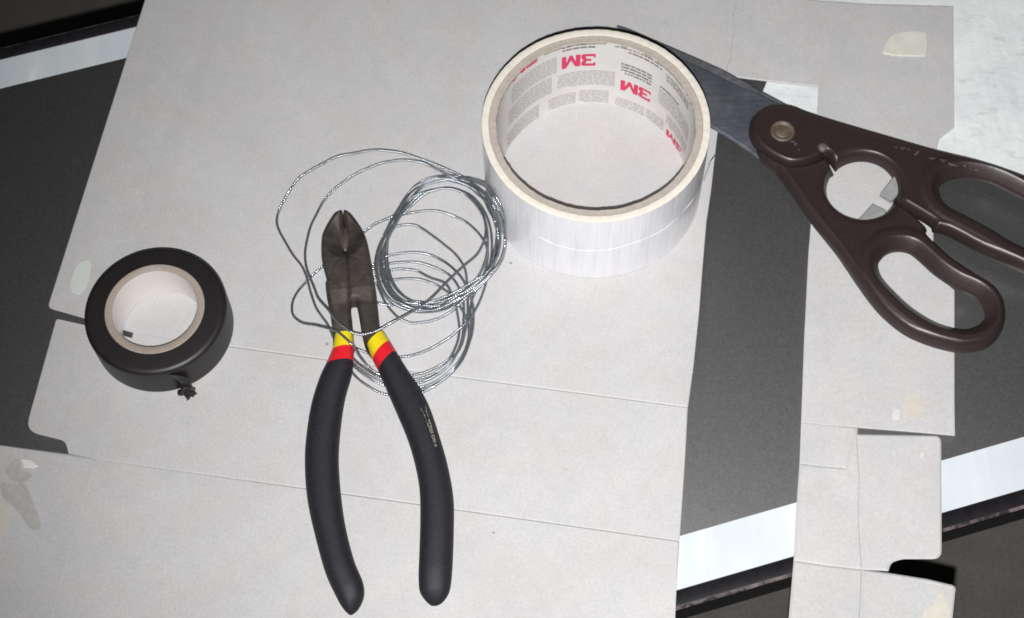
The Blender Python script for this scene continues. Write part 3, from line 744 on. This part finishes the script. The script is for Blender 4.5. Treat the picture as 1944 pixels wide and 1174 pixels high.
# pale scuffs along the top of the long arm
M_SCUFF = plain('scuffed_plastic', (0.115, 0.095, 0.09), 0.6, 0.3, var=0.5, scale=900)
SQ = []; r6 = random.Random(21)
for (x0, y0, x1, y1, k) in ((1700, 279, 1745, 292, 9), (1765, 298, 1812, 312, 10), (1820, 314, 1850, 322, 4), (1556, 272, 1570, 282, 4), (1470, 225, 1530, 300, 7), (1650, 520, 1680, 570, 4), (1800, 655, 1840, 662, 4)):
    for _ in range(k):
        t_ = r6.random(); x, y = x0+(x1-x0)*t_+r6.uniform(-3, 3), y0+(y1-y0)*t_+r6.uniform(-3, 3); a = r6.uniform(2.5, 8); b_ = r6.uniform(.6, 1.5)
        SQ.append([(x, y), (x+a, y+a*.28-b_), (x+a*1.3, y+a*.3+b_*.3), (x+a*.4, y+a*.2+b_)])
so_ = decal('scuff_marks', SQ, tree_of(hA), M_SCUFF, hA); so_['kind'] = 'stuff'
# rivet
rc = U(1486, 248, HS)[:2]
mb = MB(); v, f = lathe([(0.01, HS-.2), (2.6, HS-.25), (3.2, HS-.55), (3.7, HS-.1), (4.6, HS+.15), (5.1, HS-.25), (5.2, HS-1.2), (.01, HS-1.2)], rc[0], rc[1], 48, False)
add('pivot_rivet', v, f, M_RIVET, sc_)
# little moulded stop beside the disc
st_ = U(1562, 278, HS); v, f = lathe([(0.01, HS+.35), (1.0, HS+.2), (1.9, HS-.4), (2.1, HS-1.4)], st_[0], st_[1], 20, False)
add('stop_pin', v, f, plain('scuffed_stop', (0.12, 0.10, 0.095), 0.6, 0.4, var=0.5, scale=900), sc_)
# opener teeth in the round gap
for pts in ([(1672, 365), (1694, 338), (1699, 333), (1709, 345), (1708, 366), (1694, 381)], [(1658, 384), (1682, 399), (1681, 406), (1664, 418), (1640, 425), (1627, 419)]):
    v, f = plate(UV(pts, 5.2), 2.6, .35, .35); v = np.array(v)
    for k in range(len(v)):
        d = np.hypot(*(v[k][:2]-HC)); v[k][2] -= max(0, (13.5-d))*.16
    add('opener_tooth', v, f, M_TOOTH, sc_, smooth=False)
# blades: the under one shows as a bevelled strip, the upper one is broad and dark
b1 = UV([(1171, 47), (1180, 49), (1195, 54), (1246, 76), (1323, 109), (1374, 132), (1405, 149), (1446, 172), (1500, 201), (1520, 260), (1460, 290), (1400, 235), (1320, 180), (1240, 115), (1180, 62)], 2.6)
add('blade', *plate(b1, 1.3, 1.0, 0.35), M_BLADE2, sc_, smooth=False)
b2 = UV([(1188, 66), (1240, 88), (1297, 113), (1348, 136), (1400, 162), (1440, 178), (1495, 203), (1530, 260), (1475, 312), (1443, 301), (1425, 288), (1399.6, 270), (1366, 249.5), (1345, 237), (1300, 200), (1250, 150)], 4.2)
add('blade', *plate(b2, 1.4, .7, 0.25), M_BLADE, sc_, smooth=False)

# ------------------------------------------------------------------ coil of twisted wire
wire = MB()
def twisted(path, pitch=2.1, off=.125, rad=.48):
    P = np.array(path); seg = np.linalg.norm(np.diff(P, axis=0), axis=1); L = np.concatenate([[0], np.cumsum(seg)])
    n_ = int(L[-1]/.32)+2; s_ = np.linspace(0, L[-1], n_)
    R_ = np.column_stack([np.interp(s_, L, P[:, k]) for k in range(3)])
    T = np.gradient(R_, axis=0); T /= np.linalg.norm(T, axis=1)[:, None]+1e-9
    Z = np.array([0, 0, 1.0]); N1 = np.cross(T, Z); N1 /= np.linalg.norm(N1, axis=1)[:, None]+1e-9; N2 = np.cross(T, N1)
    ph0 = rnd.uniform(0, 6.28)
    for k in (0, math.pi):
        ph = s_/pitch*2*math.pi+ph0+k
        C_ = R_+off*(np.cos(ph)[:, None]*N1+np.sin(ph)[:, None]*N2)
        wire.put(*tube(C_, rad, 8))
def strand(pts, dz=0.0):
    P = []
    for x, y, z in pts:
        q = U(x, y, z+dz)
        while math.hypot(q[0]-RX, q[1]-RY) < RO+0.75 and z < 40: z += .25; q = U(x, y, z+dz)
        P.append(q)
    C_ = cr(P, 10)
    r = np.hypot(C_[:, 0]-RX, C_[:, 1]-RY); k = np.maximum(1, (RO+.7)/r)
    C_[:, 0] = RX+(C_[:, 0]-RX)*k; C_[:, 1] = RY+(C_[:, 1]-RY)*k
    twisted(C_)
def zz(pts, z): return [(x, y, z) for x, y in pts]
# outer left loop -> under the pliers -> low right-hand loops
strand([(957, 432, 1.6), (946, 397, 2.2), (926, 358, 3.0), (888, 340, 4.0), (845, 320, 4.5), (823, 311, 4.5), (785, 297.5, 5), (756, 289, 5), (713, 285, 5), (669, 292, 5), (640, 297.5, 5), (611, 312, 4.6), (590, 323.6, 4.2), (568, 338, 3.8), (553.4, 357, 3.2), (540, 379, 2.4), (529.5, 401, 1.6), (525.5, 420, 1.2), (530, 438, 1), (542, 460, 1), (556, 483.6, 1), (572, 504, 1), (581, 522.7, 1.2), (585, 537, 1.2), (590, 556, 1), (600, 584, 1), (612.5, 603, .8), (624, 620, .8), (645, 668, .8), (672, 711, .8), (700, 734, .8), (727, 747.7, .8), (765, 752, .8), (801, 745, .8), (828, 731, .8), (857, 708, .8), (878, 683, .8), (890, 655, .8), (897, 630, .8), (899, 607, 1), (898, 580, 1.5), (890, 556, 2), (878, 530, 2.2), (858, 508, 1.6), (838, 494, 1.2), (813, 483, 1), (787, 479.5, .9), (758, 481.7, .8), (730, 489, .7), (700, 510, .7), (668, 545, .7), (642, 590, .7)])
# inner ring strand that lifts over both arms and makes the second left loop
strand([(733, 480, 1), (736, 455, 1.2), (748, 433, 1.5), (762, 404, 2), (781, 377, 2.5), (808.6, 364, 2.8), (845, 358, 2.8), (874, 363.6, 2.6), (895.5, 379.5, 2.4), (914, 404, 2.2), (921.5, 426, 2.2), (921.5, 447.5, 2.4), (914, 469, 3), (903, 486, 3.6), (879.5, 506, 4.8), (852, 532, 6), (816, 568.6, 8), (787, 589, 9.4), (750.7, 609, 11), (719, 626.5, 11.8), (701, 633, 11.6), (683, 635, 11.4), (667.5, 630.5, 11.4), (660, 626.6, 11.4), (638.6, 609, 11.4), (624, 589, 10.5), (605, 567, 7), (596, 545, 4.5), (584, 515, 2.5), (580, 497, 2), (579.5, 476, 1.8), (585, 447, 1.6), (591, 427, 1.6), (600, 409, 1.6), (614, 383, 1.8), (633, 361, 2.2), (655, 344, 2.6), (676.5, 330, 3), (712.7, 314, 3.2), (741.6, 306.5, 3.4), (770.6, 304, 3.4), (801, 309, 3.4), (830, 321.6, 3.4), (852, 333, 3.4), (888, 353, 3.2), (910, 371, 3), (931.7, 389.6, 2.4), (942, 418.6, 2), (943, 447.5, 2), (939, 476.5, 2.2), (926, 515, 2.4), (888, 541, 2.4), (845, 564, 2.2), (801, 576, 2), (772, 574, 1.6), (750, 558, 1.4), (737, 536, 1.2), (730, 510, 1.2)])
# small left loop: under the head, over the left arm, down between the grips
strand([(795, 372, 1.5), (771, 394, 1.5), (745, 411, 1.2), (722, 421, 1), (700, 434, .8), (660, 470, .7), (625, 498, .7), (613, 505.5, .8), (592.5, 524, .9), (581, 536, 1), (565, 554.5, 1.4), (555.5, 574, 2), (555, 593.6, 3), (562, 605, 4.2), (576, 613.5, 6), (599.5, 617.5, 9), (624, 623.7, 11.6), (638.6, 628.5, 12.4), (654.5, 641, 12.8), (667.5, 654, 12.6), (676, 664, 9.8), (682, 675, 6), (696.5, 693, 1.6), (711, 706, .9), (735, 715, .7), (760, 717, .7), (786, 712, .8), (814, 704.5, .8), (850, 684, .9), (866, 656, .9), (872, 629, 1), (870, 605, 1.2), (866, 585, 1.5), (858, 560, 2), (845, 538, 2.2), (816, 527, 1.4), (790, 514, 1), (765, 511, .9), (748, 512, .8), (720, 522, .7), (690, 545, .7), (655, 590, .7)])
# outer ring
R1 = [(736, 440), (724, 457.5), (715.6, 480.7), (713, 502), (717, 531), (729, 558), (749, 578), (779.6, 590), (808.6, 593), (844.8, 587), (873.7, 570), (902.7, 552), (931.7, 523.7), (952, 496), (959.5, 467), (959, 440), (957.7, 411), (946, 382), (926, 354), (895, 338), (859, 333.5), (823, 336.5), (794, 349), (772, 372), (758, 394), (746, 415), (731, 447), (722, 475), (721, 505), (727, 533), (742, 560), (765, 578), (800, 585), (838, 580), (872, 560), (905, 538), (932, 508), (947, 478), (949, 440), (941, 405), (922, 372), (893, 350), (858, 342), (826, 346), (800, 357), (778, 380), (763, 402), (745, 430)]
strand([(x, y, 1.6+1.1*math.sin(i*.55)+.022*i) for i, (x, y) in enumerate(R1)])
R2 = [(744, 428), (735, 455), (731, 485), (735, 515), (749, 545), (771, 565), (803, 577), (842, 571), (876, 552), (906, 527), (921, 495), (926, 460), (921, 420), (907, 390), (884, 367), (852, 357), (822, 362), (797, 371), (775, 392), (757, 416), (740, 448), (728, 478), (726, 510), (733, 540), (750, 566), (782, 583), (822, 587), (856, 574), (888, 556), (918, 528), (938, 495), (945, 455), (937, 415), (919, 380), (895, 357), (862, 345), (830, 341), (803, 351), (779, 366), (764, 392), (748, 420)]
strand([(x, y, 2.2+1.0*math.sin(i*.47+2)-.02*i) for i, (x, y) in enumerate(R2)])
R3 = [(752, 418), (739, 446), (735, 480), (738, 512), (752, 546), (778, 570), (812, 581), (850, 578), (882, 561), (911, 534), (930, 502), (934, 462), (929, 425), (915, 394), (893, 371), (866, 360), (838, 358), (812, 366), (788, 384), (766, 408)]
strand([(x, y, 1.4+.9*math.sin(i*.6+4)) for i, (x, y) in enumerate(R3)])
strand([(x+2.5*math.sin(i*.4), y+2.2*math.cos(i*.3), 2.6+1.0*math.sin(i*.5+1)) for i, (x, y) in enumerate(R1[:27])])
strand([(x+2.0*math.sin(i*.5+1), y+2.5*math.cos(i*.37+2), 3.0+.8*math.sin(i*.6+3)) for i, (x, y) in enumerate(R2[16:40])])
# stray low strand and the low ring's other turns
strand([(716, 540, .8), (729, 570, .8), (740.5, 587, .8), (755, 602, .8), (772, 611, .8), (790, 613.5, .8), (823, 608, .9), (852, 595, 1), (871, 579, 1.2), (895, 556, 1.6), (922, 533, 1.6), (917, 556, 1.4), (905.6, 583, 1.2), (888, 610.6, 1.6), (866.5, 629.5, 1.6), (850, 643, 1.4), (814, 664, 1.2), (785, 674, 1), (761.6, 678, .8), (730, 677, .7), (696, 669.5, .7), (673, 659, .7), (650, 640, .7), (638, 610, .7)])
strand([(700, 570, .7), (715, 574, .7), (736, 579, .9), (758, 578, 1.1), (785, 573, 1.5), (830, 574, 2), (865, 562, 2.4), (897, 548, 2.4), (925, 520, 2.2), (941, 490, 2), (949, 455, 1.8), (946, 418, 2), (932, 383, 2.2), (905, 354, 2.6), (872, 341, 2.8), (838, 338, 2.6)])
strand([(756, 411, 1), (770, 406.5, 1), (801, 401, 1), (830, 401, 1), (859, 409.5, 1), (888, 424, 1), (914, 450, 1), (926, 480, 1), (918, 525, 1), (899, 562, 1), (893, 590, .9), (895, 620, .8), (890, 650, .8), (876, 685, .8), (852, 713, .7), (822, 733, .7), (790, 741, .7), (755, 739, .7), (722, 726, .7), (690, 706, .7), (665, 684, .7), (645, 650, .7), (636, 610, .7)])
strand([(740, 437, .9), (753.6, 430, .9), (775, 426.5, .9), (794, 430, .9), (823, 449, .9), (845, 466, .9), (863.6, 481.7, .9), (879.5, 503.4, .9), (885, 521, .9), (887, 545, .9), (888, 573, .8), (888, 600, .8), (883, 629, .8), (873, 662, .7), (847, 693, .7), (821, 711, .7), (786, 721, .7), (750, 724, .7), (718, 715, .7), (690, 697, .7), (668, 677, .7), (645, 640, .7)])
strand([(645, 560, .7), (690, 525, .7), (715, 507, .7), (739, 500.5, .8), (765, 498, .8), (790, 498, .8), (813, 503.4, .9), (837.5, 513.6, .9), (856, 525, 1), (871, 546, 1), (880, 575, .9), (880, 610, .8), (877, 645, .8), (862, 680, .8), (838, 706, .7), (805, 724, .7), (770, 730, .7), (735, 724, .7), (705, 708, .7), (680, 690, .7), (655, 665, .7), (640, 625, .7)])
strand([(650, 580, .7), (685, 552, .7), (715, 538, .7), (751, 531, .8), (765, 529.5, .8), (794, 530, .9), (819, 537, 1), (837, 546, 1.1), (857, 561, 1.2), (875, 585, 1), (889, 615, .9), (889, 645, .8), (878, 675, .8), (858, 702, .8), (826, 726, .7), (795, 736, .7), (760, 737, .7), (725, 730, .7), (698, 716, .7), (672, 695, .7), (650, 665, .7)])
wo = add('wire_coil', wire.v, wire.f, M_WIRE, None, sharp=85)
# put the coil's origin at its base
b = U(810, 500, 0)*S
wo.data.transform(Matrix.Translation(-Vector(b))); wo.location = Vector(b)
finish(wo, 'loose coil of twisted silver wire tangled round the open pliers', 'wire')
